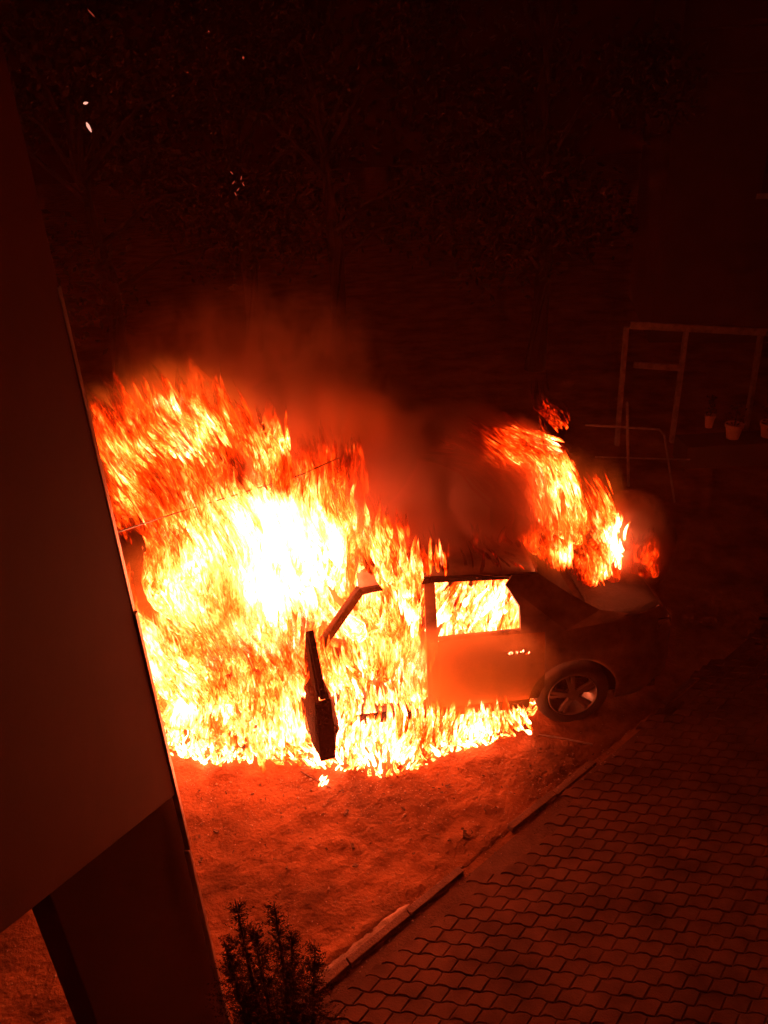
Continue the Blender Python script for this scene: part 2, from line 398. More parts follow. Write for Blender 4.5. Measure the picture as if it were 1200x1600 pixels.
MB().bar((XR+.01, .25, .46), (XR+.01, 1.45, .46), .05, .16).build('bumper', M['char'], car, bevel=.02)

# open front door, hinged at the front pillar, seen almost edge-on
hx = CL(-2.17, .03, 0); tipw = Vector((-.515, 4.39, 0))
dv = tipw-Vector((hx.x, hx.y, 0)); dl = dv.length; da = math.atan2(dv.y, dv.x)
fd = empty('front_door', (0, 0, 0), 0, car)
fd.matrix_parent_inverse = Matrix.Identity(4)
fd.location = (-2.17, .03, 0); fd.rotation_euler = (0, 0, da-CYAW)
fd['label'] = 'open front door hanging nearly at right angles, charred black inside'
# door local: x along door 0..dl, +y = towards rear? inner face ; build outer skin bulged on -y side
def door_prof(x):   # bottom z, top z
    return (.30+.02*(x/dl), .93+.03*(x/dl))
for nm, ysgn, matn in (('skin', -1, 'seared'), ('trim_panel', 1, 'seared')):
    m = MB(); NXd, NZd = 14, 14
    for i in range(NXd+1):
        x = dl*i/NXd; zb, zt = door_prof(x)
        zb += .16*max(0, (x/dl-.72)/.28)**2; zt -= .05*max(0, (x/dl-.8)/.2)**2
        for k in range(NZd+1):
            t = k/NZd; z = zb+(zt-zb)*t; blg = math.sin(math.pi*min(1, t*.95+.05))**.6*max(0, math.sin(math.pi*(x/dl*.86+.07)))**.6
            if ysgn < 0: y = -.03-.085*blg*(1-.2*(x/dl-.5)**2)
            else: y = .035+.085*blg+.012*noise.noise(Vector((x*14, z*14, 4)))+.02*(1 if (.35 < t < .5) else 0)
            m.v.append(Vector((x, y, z)))
    for i in range(NXd):
        for k in range(NZd): a = i*(NZd+1)+k; m.f.append((a, a+1, a+NZd+2, a+NZd+1))
    m.build(nm, M[matn], fd, smooth=(ysgn < 0), solid=.012)
e = MB()
zb, zt = door_prof(dl); e.box((dl-.03, -.062, zb+.125), (dl+.003, .062, zt-.03)); e.box((dl*.55, -.06, zb+.02), (dl-.03, .06, zb+.14))
zb, zt = door_prof(0); e.box((-.003, -.07, zb), (.02, .045, zt)); e.box((0, -.04, zb-.004), (dl*.75, .04, zb+.02))
e.build('shut_edge', M['burnt'], fd, bevel=.006)
MB().bar((.02, .01, .93), (.26, .02, 1.24), .04, .06).bar((.26, .02, 1.24), (dl-.34, .02, 1.33), .04, .06).bar((dl-.34, .02, 1.33), (dl-.02, .01, .94), .045, .075).bar((.02, .02, .96), (dl-.02, .02, .96), .06, .05).build('window_frame', M['burnt'], fd, bevel=.006)
MB().prism([(.04, -.03, .95), (.27, -.01, 1.235), (dl-.35, -.01, 1.325), (dl-.04, -.03, .95)], (0, .05, 0)).build('window_glass', M['burnt'], fd)

# ------------------------------------------------------------------ fire
def fire_mat():
    m = bpy.data.materials.new('flame'); m.use_nodes = True; nt = m.node_tree; nt.nodes.clear(); L = nt.links.new
    out = NN(nt, 'ShaderNodeOutputMaterial'); em = NN(nt, 'ShaderNodeEmission'); tr = NN(nt, 'ShaderNodeBsdfTransparent'); mx = NN(nt, 'ShaderNodeMixShader')
    def at(n): a = NN(nt, 'ShaderNodeAttribute'); a.attribute_name = n; return a
    def mth(op, a, b=None, c=None, clamp=False):
        n = NN(nt, 'ShaderNodeMath', operation=op); n.use_clamp = clamp
        for i, v in enumerate((a, b, c)):
            if v is None: continue
            if isinstance(v, (int, float)): n.inputs[i].default_value = v
            else: L(v, n.inputs[i])
        return n.outputs[0]
    heat = at('firelevel').outputs['Fac']; vv = at('along').outputs['Fac']; al = at('opac').outputs['Fac']; flow = at('streak').outputs['Vector']
    n1 = NN(nt, 'ShaderNodeTexNoise'); n1.inputs['Scale'].default_value = 1.0; n1.inputs['Detail'].default_value = 3.5; n1.inputs['Roughness'].default_value = .60; n1.inputs['Distortion'].default_value = 1.3
    L(flow, n1.inputs['Vector'])
    n2 = NN(nt, 'ShaderNodeTexNoise'); n2.inputs['Scale'].default_value = .55; n2.inputs['Detail'].default_value = 2.5; n2.inputs['Distortion'].default_value = .6
    mp = NN(nt, 'ShaderNodeVectorMath', operation='ADD'); mp.inputs[1].default_value = (31, 17, 5); L(flow, mp.inputs[0]); L(mp.outputs[0], n2.inputs['Vector'])
    a1 = mth('MULTIPLY_ADD', n1.outputs['Fac'], 1.9, -.95)          # filaments
    a2 = mth('MULTIPLY_ADD', n2.outputs['Fac'], 1.2, -.60)
    t = mth('ADD', heat, mth('ADD', mth('MULTIPLY', a1, .74), mth('MULTIPLY', a2, .55)))
    t = mth('MAXIMUM', t, .10); t = mth('MINIMUM', t, 1.16)
    r = mth('MULTIPLY', mth('POWER', t, 3.8), 21.0)
    g_ = mth('MULTIPLY', mth('POWER', t, 6.2), 3.2)
    b = mth('MULTIPLY', mth('POWER', t, 10.0), .8)
    cx = NN(nt, 'ShaderNodeCombineXYZ'); L(r, cx.inputs[0]); L(g_, cx.inputs[1]); L(b, cx.inputs[2]); L(cx.outputs[0], em.inputs['Color'])
    # opacity: soft streaky holes, thinning to the tip
    tip = mth('SUBTRACT', 1.0, mth('POWER', vv, 2.2))
    o = mth('ADD', mth('MULTIPLY', n2.outputs['Fac'], 3.6), mth('MULTIPLY', n1.outputs['Fac'], 1.6))
    o = mth('SUBTRACT', o, 2.25); o = mth('ADD', o, mth('MULTIPLY', tip, .25)); o = mth('MULTIPLY', o, 2.4, clamp=True)
    o = mth('MULTIPLY', o, mth('MULTIPLY', vv, 7.0, clamp=True))
    o = mth('MULTIPLY', o, tip); o = mth('MULTIPLY', o, al, clamp=True)
    L(o, mx.inputs[0]); L(tr.outputs[0], mx.inputs[1]); L(em.outputs[0], mx.inputs[2]); L(mx.outputs[0], out.inputs['Surface'])
    return m
FM = fire_mat(); FM2 = fire_mat(); FM2.name = 'flame_small'
try: FM.cycles.emission_sampling = 'FRONT_BACK'; FM2.cycles.emission_sampling = 'NONE'
except Exception: pass
FS, STR = 25.0, .27
def nvec(p):     # three decorrelated noises (repeatable from run to run)
    return Vector((noise.noise(p+Vector((11.3, 2.7, 5.1))), noise.noise(p+Vector((3.9, 17.2, 8.8))), noise.noise(p+Vector((7.7, 6.1, 23.4)))))
class Fire:
    def __init__(s): s.v = []; s.f = []; s.h = []; s.o = []; s.vv = []; s.fl = []
    def lick(s, p, ln, wd, heat, lean, swirl=.6, opac=1.0, flat=.5, K=11, N=8, fs=(26, 7), field=None):
        seed = random.uniform(0, 90); p = Vector(p); pts = [p.copy()]
        for i in range(K-1):
            nv = nvec(p*2.1+Vector((0, 0, 3))); nv2 = nvec(p*6)
            d = Vector(lean)+nv*swirl+nv2*swirl*.45; d.normalize(); p = p+d*ln/(K-1); pts.append(p.copy())
        rot = random.uniform(0, math.pi); b = len(s.v); k2 = random.uniform(flat*.7, min(1, flat*1.5))
        for i, q in enumerate(pts):
            v = i/(K-1)
            d = (pts[min(i+1, K-1)]-pts[max(i-1, 0)]).normalized(); a = d.cross(Vector((math.cos(rot), math.sin(rot), .1))).normalized(); c = a.cross(d)
            r = wd*(max(.0, math.sin(math.pi*min(1, v**.70)))**.9+.012)*(1-.35*v)
            for k in range(N):
                t = 2*math.pi*k/N; rr = r*(1+.38*noise.noise(Vector((math.cos(t)*1.3+seed, math.sin(t)*1.3, v*3.2))))
                s.v.append(q+a*math.cos(t)*rr+c*math.sin(t)*rr*k2)
                q_ = s.v[-1]; big = noise.noise(Vector((q_.x*2.6-lean[0]*q_.z*2, q_.y*2.6, q_.z*1.5+5)))
                big += .7*noise.noise(Vector((q_.x*6.5-lean[0]*q_.z*4, q_.y*5, q_.z*3.2+9)))
                if field: hh, fo = field(q_)
                else: hh, fo = 0.0, 1.0
                s.h.append(heat+.05-.14*v**1.5+.32*big+hh); s.o.append(opac*fo); s.vv.append(v)
                w = s.v[-1]; wn = nvec(w*1.7)*.10+nvec(w*5)*.022
                lx, ly = lean[0], lean[1]; e_ = seed*.004
                zz = w.z; s.fl.append(((w.x-lx*zz+wn.x)*FS+e_, (w.y-ly*zz+wn.y)*FS+e_, (zz+lx*w.x*.5+wn.z)*FS*STR+e_))
        for i in range(K-1):
            for k in range(N): s.f.append((b+i*N+k, b+i*N+(k+1) % N, b+(i+1)*N+(k+1) % N, b+(i+1)*N+k))
        s.f.append(tuple(b+k for k in range(N))[::-1]); s.f.append(tuple(b+(K-1)*N+k for k in range(N)))
    def region(s, c, r, n, ln, wd, heat, lean=(0, 0, 1), hvar=.14, test=None, floor=None, **kw):
        c = Vector(c)
        def field(w):
            w = w-nvec(w*1.9)*.30-nvec(w*4.5)*.14
            d = Vector(((w.x-c.x)/r[0], (w.y-c.y)/r[1], (w.z-c.z)/r[2]-.25)).length*.85
            return (.10-.17*d*d if d < 1.6 else -.335), max(.22, min(1, 1.7-d))
        for _ in range(n):
            while True:
                q = Vector([random.uniform(-1, 1) for _ in range(3)])
                if q.length <= 1: break
            p = c+Vector((q.x*r[0], q.y*r[1], q.z*r[2]))
            rr_ = min(1, max(r)*1.6); p = p+(nvec(p*1.9)*.34+nvec(p*4.5)*.20)*rr_
            v_ = p-CAM; dz_ = v_.dot(fw); sx_ = 600+FOC*v_.dot(rt)/dz_; sy_ = 800-FOC*v_.dot(up)/dz_
            if p.y < 5.32 and 485 < sx_ < 600 and 875 < sy_-25 < 1010: continue      # the pillar stands clear of the blaze
            if floor is not None and p.z < floor: p.z = floor+random.random()*.05
            if test and not test(p): continue
            h = heat+random.gauss(0, hvar*.16)
            k = random.uniform(.6, 1.35); sm = 'fs' not in kw or kw['fs'][0] > 20
            for _r in range(2 if sm else 1):
                s.lick(p+Vector((random.uniform(-.06, .06), 0, random.uniform(-.06, .06)))*(1 if sm else 0), ln*k*(1.15 if sm else 1), wd*k*random.uniform(.6, 1.1)*(.72 if sm else 1), h, lean, field=field, **kw)
    def build(s, name, label, mat):
        o = mesh_obj(name, s.v, s.f, mat, smooth=True); me = o.data
        for nm, arr in (('firelevel', s.h), ('opac', s.o), ('along', s.vv)):
            a = me.attributes.new(nm, 'FLOAT', 'POINT'); a.data.foreach_set('value', np.array(arr, dtype=np.float32))
        a = me.attributes.new('streak', 'FLOAT_VECTOR', 'POINT'); a.data.foreach_set('vector', np.array(s.fl, dtype=np.float32).ravel())
        tag(o, label, 'fire', kind='stuff'); return o

BIG = dict(fs=(11, 3.2), K=13, N=12)
# 1 the inferno over the bonnet
F = Fire()
F.region(W(450, 925, 5.7), (.50, .5, .5), 60, .80, .19, 1.0, (-.05, 0, 1), hvar=.05, **BIG)
F.region(W(360, 990, 5.3), (.70, .45, .62), 60, .75, .17, .84, (-.12, 0, 1), hvar=.12, **BIG)
F.region(W(420, 1090, 5.1), (.95, .4, .45), 70, .6, .15, .80, (0, 0, 1), hvar=.12, floor=.03, **BIG)
F.region(W(560, 1000, 5.5), (.45, .4, .6), 30, .8, .14, .72, (-.05, 0, 1), hvar=.12, **BIG)
F.region(W(370, 1150, 4.95), (.45, .12, .12), 26, .34, .09, .86, (0, 0, 1), hvar=.10, floor=.03, **BIG)
F.region(W(395, 1172, 4.74), (.48, .09, .08), 34, .26, .07, .86, (0, 0, 1), hvar=.10, floor=.03, **BIG)
F.build('bonnet_fire', 'white hot wall of flame pouring from the car bonnet', FM)
F = Fire()
F.region(W(425, 930, 5.35), (.85, .5, .78), 420, .36, .052, .85, (-.1, 0, 1), hvar=.2)
F.region(W(462, 900, 5.25), (.36, .4, .46), 220, .36, .070, 1.06, (-.1, 0, 1), hvar=.1)
F.region(W(345, 1080, 4.95), (.80, .38, .5), 620, .26, .040, .88, (-.05, 0, 1), hvar=.2, floor=.03)
F.region(W(560, 1070, 4.95), (.45, .35, .55), 260, .28, .038, .82, (.0, 0, 1), hvar=.18, floor=.03)
F.build('bonnet_flames', 'dense streaked yellow flames licking in front of the bonnet blaze', FM2)

# 2 flames on the ground along the near side
edge = [(225, 1165), (300, 1190), (345, 1200), (400, 1185), (450, 1198), (520, 1205), (610, 1220), (660, 1200), (700, 1178), (770, 1165), (835, 1112)]
F = Fire()
for _ in range(1900):
    i = random.randrange(len(edge)-1); t = random.random(); ex = edge[i][0]+(edge[i+1][0]-edge[i][0])*t; ey = edge[i][1]+(edge[i+1][1]-edge[i][1])*t
    back = abs(random.gauss(0, 1))*46*(1 if ex < 690 else .62)
    if ex > 600 and random.random() < .6: back = random.uniform(0, max(20, ey-1078))
    p = G(ex, ey-back, .02); k = random.uniform(.5, 1.3)
    th = random.uniform(0, 6.28); fl_ = .9 if back < 14 else .35
    kk = 1.9 if 600 < ex and back > 20 else 1.0
    F.lick(p, .13*k*kk, .017*k*(1+.4*(kk > 1)), random.gauss(.88, .15), (math.cos(th)*fl_, math.sin(th)*fl_, 1), swirl=1.0, fs=(22, 9), K=8, N=6)
for _ in range(330):
    x_ = random.uniform(-2.15, -.36); F.lick(CL(x_, random.uniform(-.16, -.03), random.uniform(.06, .24)), random.uniform(.12, .26)*(1.2 if x_ < -1.1 else .85), random.uniform(.014, .028), random.gauss(.78, .13), (0, 0, 1), swirl=.9, K=9, N=7)
F.build('ground_flames', 'low curling flames spreading over the dirt beside the car', FM2)
F = Fire()
for _ in range(70):
    i = random.randrange(len(edge)-1); t = random.random(); ex = edge[i][0]+(edge[i+1][0]-edge[i][0])*t; ey = edge[i][1]+(edge[i+1][1]-edge[i][1])*t
    F.lick(G(ex, ey-22-random.random()*45, .02), .24, .07, random.gauss(.80, .08), (0, 0, 1), **BIG)
F.build('ground_fire', 'bed of burning fuel on the dirt under the car side', FM)

# 3 rolling plume at upper left
F = Fire()
LN = (-.30, .05, 1)
F.region(W(270, 720, 5.9), (.55, .35, .30), 46, .55, .17, .50, LN, hvar=.10, opac=.7, **BIG)
F.region(W(300, 680, 5.6), (.24, .2, .14), 12, .36, .12, .84, LN, hvar=.08, opac=.9, **BIG)
F.region(W(270, 780, 5.8), (.48, .3, .28), 30, .6, .16, .48, LN, hvar=.12, opac=.8, **BIG)
F.region(W(420, 740, 5.6), (.12, .15, .22), 8, .5, .10, .82, (-.05, 0, 1), hvar=.08, **BIG)
F.region(W(520, 770, 6.1), (.4, .3, .22), 22, .5, .14, .46, (-.05, 0, 1), hvar=.10, opac=.55, **BIG)
F.region(W(260, 850, 5.8), (.3, .3, .35), 14, .6, .15, .48, (-.1, 0, 1), hvar=.10, opac=.7, **BIG)
F.build('plume_fire', 'orange fire rolling up beside the dark wall', FM)
F = Fire()
F.region(W(275, 705, 5.5), (.55, .3, .36), 260, .30, .040, .52, LN, hvar=.2, opac=.65)
F.region(W(305, 680, 5.4), (.28, .2, .16), 80, .26, .04, .84, LN, hvar=.15)
F.region(W(240, 790, 5.5), (.5, .3, .30), 120, .32, .04, .56, LN, hvar=.2, opac=.65)
F.region(W(430, 740, 5.4), (.13, .15, .26), 40, .30, .036, .78, (-.05, 0, 1), hvar=.12)
F.region(W(530, 755, 6.0), (.32, .25, .2), 60, .30, .036, .50, (-.05, 0, 1), hvar=.15, opac=.6)
F.build('plume_flames', 'thin orange tongues streaming up and left above the bonnet', FM2)

# 4 front doorway
F = Fire()
F.region(W(600, 960, 5.35), (.2, .25, .5), 34, .6, .085, .78, (-.05, 0, 1), hvar=.12, floor=.2, **BIG)
F.region(W(598, 1030, 5.3), (.10, .12, .10), 8, .24, .07, 1.02, (0, 0, 1), hvar=.05, **BIG)
F.region(W(610, 1060, 5.1), (.25, .25, .45), 200, .26, .030, .76, (-.05, 0, 1), hvar=.18, floor=.05)
F.region(W(600, 900, 5.4), (.16, .2, .25), 80, .26, .032, .78, (-.05, 0, 1), hvar=.15)
for _ in range(150):
    a_ = W(random.uniform(602, 655), random.uniform(885, 1000), random.uniform(4.98, 5.15)); F.lick(a_, random.uniform(.14, .32), random.uniform(.014, .034), random.gauss(.76, .12), (-.08, 0, 1), opac=.9)
for _ in range(60):
    a_ = W(random.uniform(575, 700), random.uniform(880, 905), random.uniform(5.0, 5.4)); F.lick(a_, random.uniform(.10, .26), random.uniform(.012, .026), random.gauss(.52, .14), (-.15, 0, 1), opac=.7)
F.build('doorway_fire', 'flames bursting out through the open front doorway', FM)

# 5 inside the cabin
F = Fire()
for _ in range(46):
    F.lick(CL(random.uniform(-2.0, -.35), random.uniform(.35, 1.4), random.uniform(.45, .8)), random.uniform(.35, .55), .12, random.gauss(.76, .12), (0, 0, 1), **BIG)
for _ in range(260):
    F.lick(CL(random.uniform(-1.2, -.40), random.uniform(.16, .6), random.uniform(.6, 1.15)), random.uniform(.12, .28), .028, random.gauss(.80, .16), (0, 0, 1), swirl=1.0, fs=(24, 8))
F.build('cabin_fire', 'bright yellow fire filling the car cabin behind the rear side window', FM)

# 6 thin red flames over the roof
F = Fire()
for _ in range(80):
    F.lick(CL(random.uniform(-1.7, -.35), random.uniform(.25, .75), random.uniform(1.36, 1.46)), random.uniform(.08, .30), random.uniform(.012, .030), random.gauss(.20, .07), (random.uniform(-.4, .2), 0, 1), opac=.4, swirl=1.1)
for _ in range(14):
    F.lick(W(random.uniform(640, 690), random.uniform(735, 770), 6.4), .22, .035, random.gauss(.42, .08), (-.05, 0, 1), opac=.6)
F.build('roof_fire', 'thin dull red flames running along the roof edge', FM2)

# 7 rear fire rising from the back window, curling left
F = Fire()
def rear(px, py, Y, rr, n, ln, wd, h, lean, **kw): F.region(W(px, py, Y), rr, n, ln, wd, h, lean, **kw)
rear(885, 800, 5.9, (.16, .2, .30), 22, .50, .085, .66, (-.25, 0, 1), hvar=.12, **BIG)
rear(850, 740, 5.95, (.28, .2, .16), 34, .46, .085, .66, (-.9, 0, .8), hvar=.12, **BIG)
rear(865, 850, 5.75, (.26, .15, .24), 40, .38, .08, .50, (-.3, 0, 1), hvar=.10, opac=.85, **BIG)
rear(985, 880, 5.75, (.24, .25, .24), 34, .30, .09, .27, (-.15, 0, 1), hvar=.05, opac=.40, **BIG)
rear(905, 905, 5.7, (.26, .12, .08), 24, .22, .07, .46, (-.15, 0, 1), hvar=.08, opac=.8, **BIG)
rear(925, 880, 5.8, (.18, .15, .22), 26, .32, .07, .50, (-.1, 0, 1), hvar=.12, **BIG)
F.build('rear_fire', 'fire rising from the smashed rear window and curling left', FM)
F = Fire()
rear(875, 790, 5.75, (.16, .2, .30), 90, .32, .028, .74, (-.3, 0, 1), hvar=.18)
rear(835, 730, 5.8, (.32, .2, .14), 110, .34, .026, .70, (-.95, 0, .75), hvar=.18)
rear(868, 885, 5.6, (.10, .1, .12), 44, .24, .028, .86, (-.15, 0, 1), hvar=.14)
rear(945, 860, 5.65, (.06, .1, .28), 80, .2, .022, .92, (-.1, 0, 1), hvar=.15, swirl=1.1)
rear(920, 900, 5.6, (.14, .1, .12), 70, .16, .016, .62, (-.1, 0, 1), hvar=.22, swirl=1.2)
rear(805, 735, 5.85, (.30, .12, .10), 70, .40, .028, .66, (-1.0, 0, .45), hvar=.15)
rear(940, 800, 5.8, (.10, .12, .22), 50, .28, .026, .62, (-.35, 0, 1), hvar=.15)
rear(820, 770, 5.85, (.24, .12, .16), 60, .32, .03, .46, (-.7, 0, .8), hvar=.15, opac=.6)
rear(880, 800, 5.85, (.14, .12, .28), 50, .36, .03, .70, (-.4, 0, 1), hvar=.15)
rear(875, 662, 6.1, (.15, .12, .07), 34, .16, .016, .40, (.1, 0, 1), hvar=.15, swirl=1.2)
rear(845, 630, 6.1, (.05, .08, .05), 8, .16, .014, .40, (0, 0, 1), hvar=.1)
F.build('rear_flames', 'ragged yellow tongues whipping above the boot', FM2)

# 8 burning handle and burning scrap on the ground
F = Fire()
hp = CL(-.5, -.03, .84)
for i in range(9): F.lick(hp+Vector((-.08+.02*i, -.01, random.uniform(-.01, .02))), .05, .008, .95, (random.uniform(-1, 1), 0, 1), swirl=1.2, K=7, N=6)
for i in range(9): F.lick(G(505+random.uniform(-8, 10), 1225+random.uniform(-6, 5), .03), .07, .012, random.uniform(.9, 1.1), (.8, .2, .8), swirl=.8, K=7, N=6)
F.region(CL(-.62, -.12, .30), (.05, .03, .06), 16, .16, .014, .72, (0, 0, 1), hvar=.15, swirl=1)
F.build('scrap_flames', 'small separate flames on the door handle and on a scrap in the dirt', FM2)
sp = MB()
for i in range(3): sp.bar(G(470+i*12, 1205+i*7, .03), G(500+i*8, 1222+i*4, .035), .012, .006)
tag(sp.build('metal_scrap', M['char']), 'thin charred strips of trim lying on dirt below the open door', 'scrap')

# ------------------------------------------------------------------ smoke plumes and haze
def vol(name, col, dens, scale, thr, dim, aniso=.2, stretch=(1, 1, .7)):
    m = bpy.data.materials.new(name); m.use_nodes = True; nt = m.node_tree; nt.nodes.clear(); L = nt.links.new
    out = NN(nt, 'ShaderNodeOutputMaterial'); pv_ = NN(nt, 'ShaderNodeVolumePrincipled'); tc = NN(nt, 'ShaderNodeTexCoord')
    mp = NN(nt, 'ShaderNodeMapping'); mp.inputs['Scale'].default_value = stretch; L(tc.outputs['Object'], mp.inputs[0])
    ns = NN(nt, 'ShaderNodeTexNoise'); ns.inputs['Scale'].default_value = scale; ns.inputs['Detail'].default_value = 4; ns.inputs['Distortion'].default_value = .7; L(mp.outputs[0], ns.inputs['Vector'])
    dv_ = NN(nt, 'ShaderNodeVectorMath', operation='DIVIDE'); dv_.inputs[1].default_value = dim; L(tc.outputs['Object'], dv_.inputs[0])
    ln = NN(nt, 'ShaderNodeVectorMath', operation='LENGTH'); L(dv_.outputs[0], ln.inputs[0])
    def mth(op, a, b, clamp=False):
        n = NN(nt, 'ShaderNodeMath', operation=op); n.use_clamp = clamp
        for i, v in enumerate((a, b)):
            if isinstance(v, (int, float)): n.inputs[i].default_value = v
            else: L(v, n.inputs[i])
        return n.outputs[0]
    fall = mth('SUBTRACT', 1.0, ln.outputs['Value'])
    d = mth('ADD', mth('MULTIPLY', fall, 1.1), mth('MULTIPLY', ns.outputs['Fac'], 2.6)); d = mth('SUBTRACT', d, thr+.60)
    d = mth('MULTIPLY', d, 1.6, True); d = mth('MULTIPLY', d, mth('MULTIPLY', fall, 3.5, True)); d = mth('MULTIPLY', d, dens)
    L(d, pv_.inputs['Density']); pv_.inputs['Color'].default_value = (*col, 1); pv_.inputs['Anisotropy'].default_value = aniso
    L(pv_.outputs[0], out.inputs['Volume']); return m
def glow(name, label, loc, dim, col, strength, scale, thr, stretch=(1, 1, .45), dens=.6):  # self-lit volume: soft fire glow added as emission, not scattered light
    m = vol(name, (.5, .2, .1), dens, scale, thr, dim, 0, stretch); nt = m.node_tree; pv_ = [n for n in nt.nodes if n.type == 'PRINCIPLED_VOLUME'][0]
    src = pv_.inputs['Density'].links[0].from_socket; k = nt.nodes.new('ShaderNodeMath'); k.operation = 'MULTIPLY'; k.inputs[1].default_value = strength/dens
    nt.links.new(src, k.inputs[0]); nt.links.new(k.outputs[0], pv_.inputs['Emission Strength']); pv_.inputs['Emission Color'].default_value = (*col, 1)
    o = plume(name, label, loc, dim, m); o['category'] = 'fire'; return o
def plume(name, label, loc, dim, mat):
    bm = bmesh.new(); bmesh.ops.create_icosphere(bm, subdivisions=3, radius=1.0)
    for v in bm.verts: v.co = Vector((v.co.x*dim[0], v.co.y*dim[1], v.co.z*dim[2]))
    me = bpy.data.meshes.new(name); bm.to_mesh(me); bm.free(); me.materials.append(mat)
    o = bpy.data.objects.new(name, me); COL.objects.link(o); o.location = loc; tag(o, label, 'smoke', kind='stuff'); return o
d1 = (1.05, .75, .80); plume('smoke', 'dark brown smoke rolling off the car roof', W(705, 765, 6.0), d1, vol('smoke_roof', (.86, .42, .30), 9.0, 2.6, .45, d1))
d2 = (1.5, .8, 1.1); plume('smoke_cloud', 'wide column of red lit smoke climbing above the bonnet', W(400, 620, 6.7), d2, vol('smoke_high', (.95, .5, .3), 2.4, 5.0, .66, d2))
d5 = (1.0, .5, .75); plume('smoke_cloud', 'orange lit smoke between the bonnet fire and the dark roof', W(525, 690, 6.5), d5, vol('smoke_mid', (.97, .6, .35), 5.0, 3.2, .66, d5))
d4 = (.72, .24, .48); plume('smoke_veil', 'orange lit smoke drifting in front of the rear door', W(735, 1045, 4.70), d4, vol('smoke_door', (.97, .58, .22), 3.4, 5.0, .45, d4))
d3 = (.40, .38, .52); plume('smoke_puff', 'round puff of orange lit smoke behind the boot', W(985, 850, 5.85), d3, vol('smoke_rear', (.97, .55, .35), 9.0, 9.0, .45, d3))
OR = (1, .105, .008)
glow('added_fire_glow', 'soft orange added glow around the fire over the bonnet', W(400, 950, 5.35), (1.2, .65, 1.25), OR, 3.0, 2.6, .75)
glow('added_fire_glow', 'soft orange added glow of the plume beside the wall', W(265, 690, 5.65), (.85, .5, .75), OR, 1.7, 2.6, .62)
glow('added_fire_glow', 'dull red added glow for firelit smoke between the two highest flames', W(500, 700, 6.1), (.85, .4, .7), (1, .055, .006), .75, 3.0, .75)  # firelit smoke here is given its own emission
glow('added_fire_glow', 'added fire glow above the boot', W(875, 800, 5.8), (.60, .38, .70), OR, 1.3, 3.4, .85)
glow('added_fire_glow', 'added fire glow in the open front doorway', W(610, 1010, 5.1), (.38, .3, .75), OR, 2.2, 3.0, .75)
glow('added_fire_glow', 'low orange added glow for lit haze over the rear door', W(745, 1085, 4.72), (.62, .16, .40), (1, .12, .004), 1.5, 2.4, .62)  # stands for the lit haze over the door, added as emission
hz = MB().box((-9, -1.5, -1), (9, 19, 9.5)).build('haze', None); tag(hz, kind='stuff'); hz['label'] = 'thin smoky air hanging over the whole yard'; hz['category'] = 'haze'
hm = bpy.data.materials.new('haze'); hm.use_nodes = True; nt = hm.node_tree; nt.nodes.clear()
ho = NN(nt, 'ShaderNodeOutputMaterial'); hv = NN(nt, 'ShaderNodeVolumePrincipled'); hv.inputs['Color'].default_value = (.8, .26, .14, 1)
hv.inputs['Density'].default_value = .0092; hv.inputs['Anisotropy'].default_value = .3; nt.links.new(hv.outputs[0], ho.inputs['Volume']); hz.data.materials.append(hm)

# ------------------------------------------------------------------ cable, rod, fence, gate, pots
cb = MB(); c0 = W(178, 833, 2.7); c1 = W(258, 807, 5.15); c2 = W(470, 742, 5.55); c3 = W(566, 699, 6.3); c4 = W(720, 640, 8.0)
def bez(pts, n=40):
    out = []
    for i in range(len(pts)-1):
        for k in range(n//4): out.append(pts[i].lerp(pts[i+1], k/(n//4)))
    return out+[pts[-1]]
tag(cb.tube(bez([c0, c1, c2, c3, c4]), .0045, 6).build('overhead_cable', M['cable']), 'thin dark cable stretched from the wall edge across the fire', 'cable')
tag(MB().tube([G(826, 1146, .035), G(870, 1152, .04), G(926, 1163, .05)], .008, 6).build('metal_rod', M['steel']), 'thin pale rod lying on the ground below the rear wheel', 'rod')
fe = empty('timber_fence', (0, 11, 0)); tag(fe, 'pale weathered timber frame fence standing dimly behind the car', 'fence')
def fp(px, py, Y=11.0): p = W(px, py, Y); return Vector((p.x, p.y-11.0, p.z))
tl, tr_ = fp(985, 508), fp(1196, 519)
MB().bar(tl, tr_, .07, .10, (0, 0, 1)).bar(tr_+Vector((.01, 0, 0)), tr_+Vector((2.2, 0, -.12)), .07, .10).build('rail', M['wood'], fe, bevel=.008)
ml, mr = fp(990, 570), fp(1066, 575)
MB().bar(ml, mr, .05, .09).build('rail', M['wood'], fe, bevel=.008)
for px, py, dx in ((981, 512, .02), (1075, 515, .0), (1192, 522, .03)):
    p = fp(px, py); MB().bar((p.x, p.y+.06, p.z), (p.x+dx, p.y+.06, 0), .09, .06).build('post', M['wood'], fe, bevel=.008)
ge = empty('tube_gate', (0, 9, 0)); tag(ge, 'thin metal tube gate in front of the timber fence', 'gate')
def gp(px, py): p = W(px, py, 9.0); return Vector((p.x, p.y-9, p.z))
MB().tube([gp(915, 664), gp(1030, 671), gp(1038, 680), gp(1054, 785)], .014, 8).build('frame', M['wood'], ge, True)
MB().tube([gp(930, 714), gp(1078, 718)], .011, 8).build('rail', M['wood'], ge, True)
MB().tube([gp(980, 628), gp(982, 760)], .02, 8).build('post', M['wood'], ge, True)
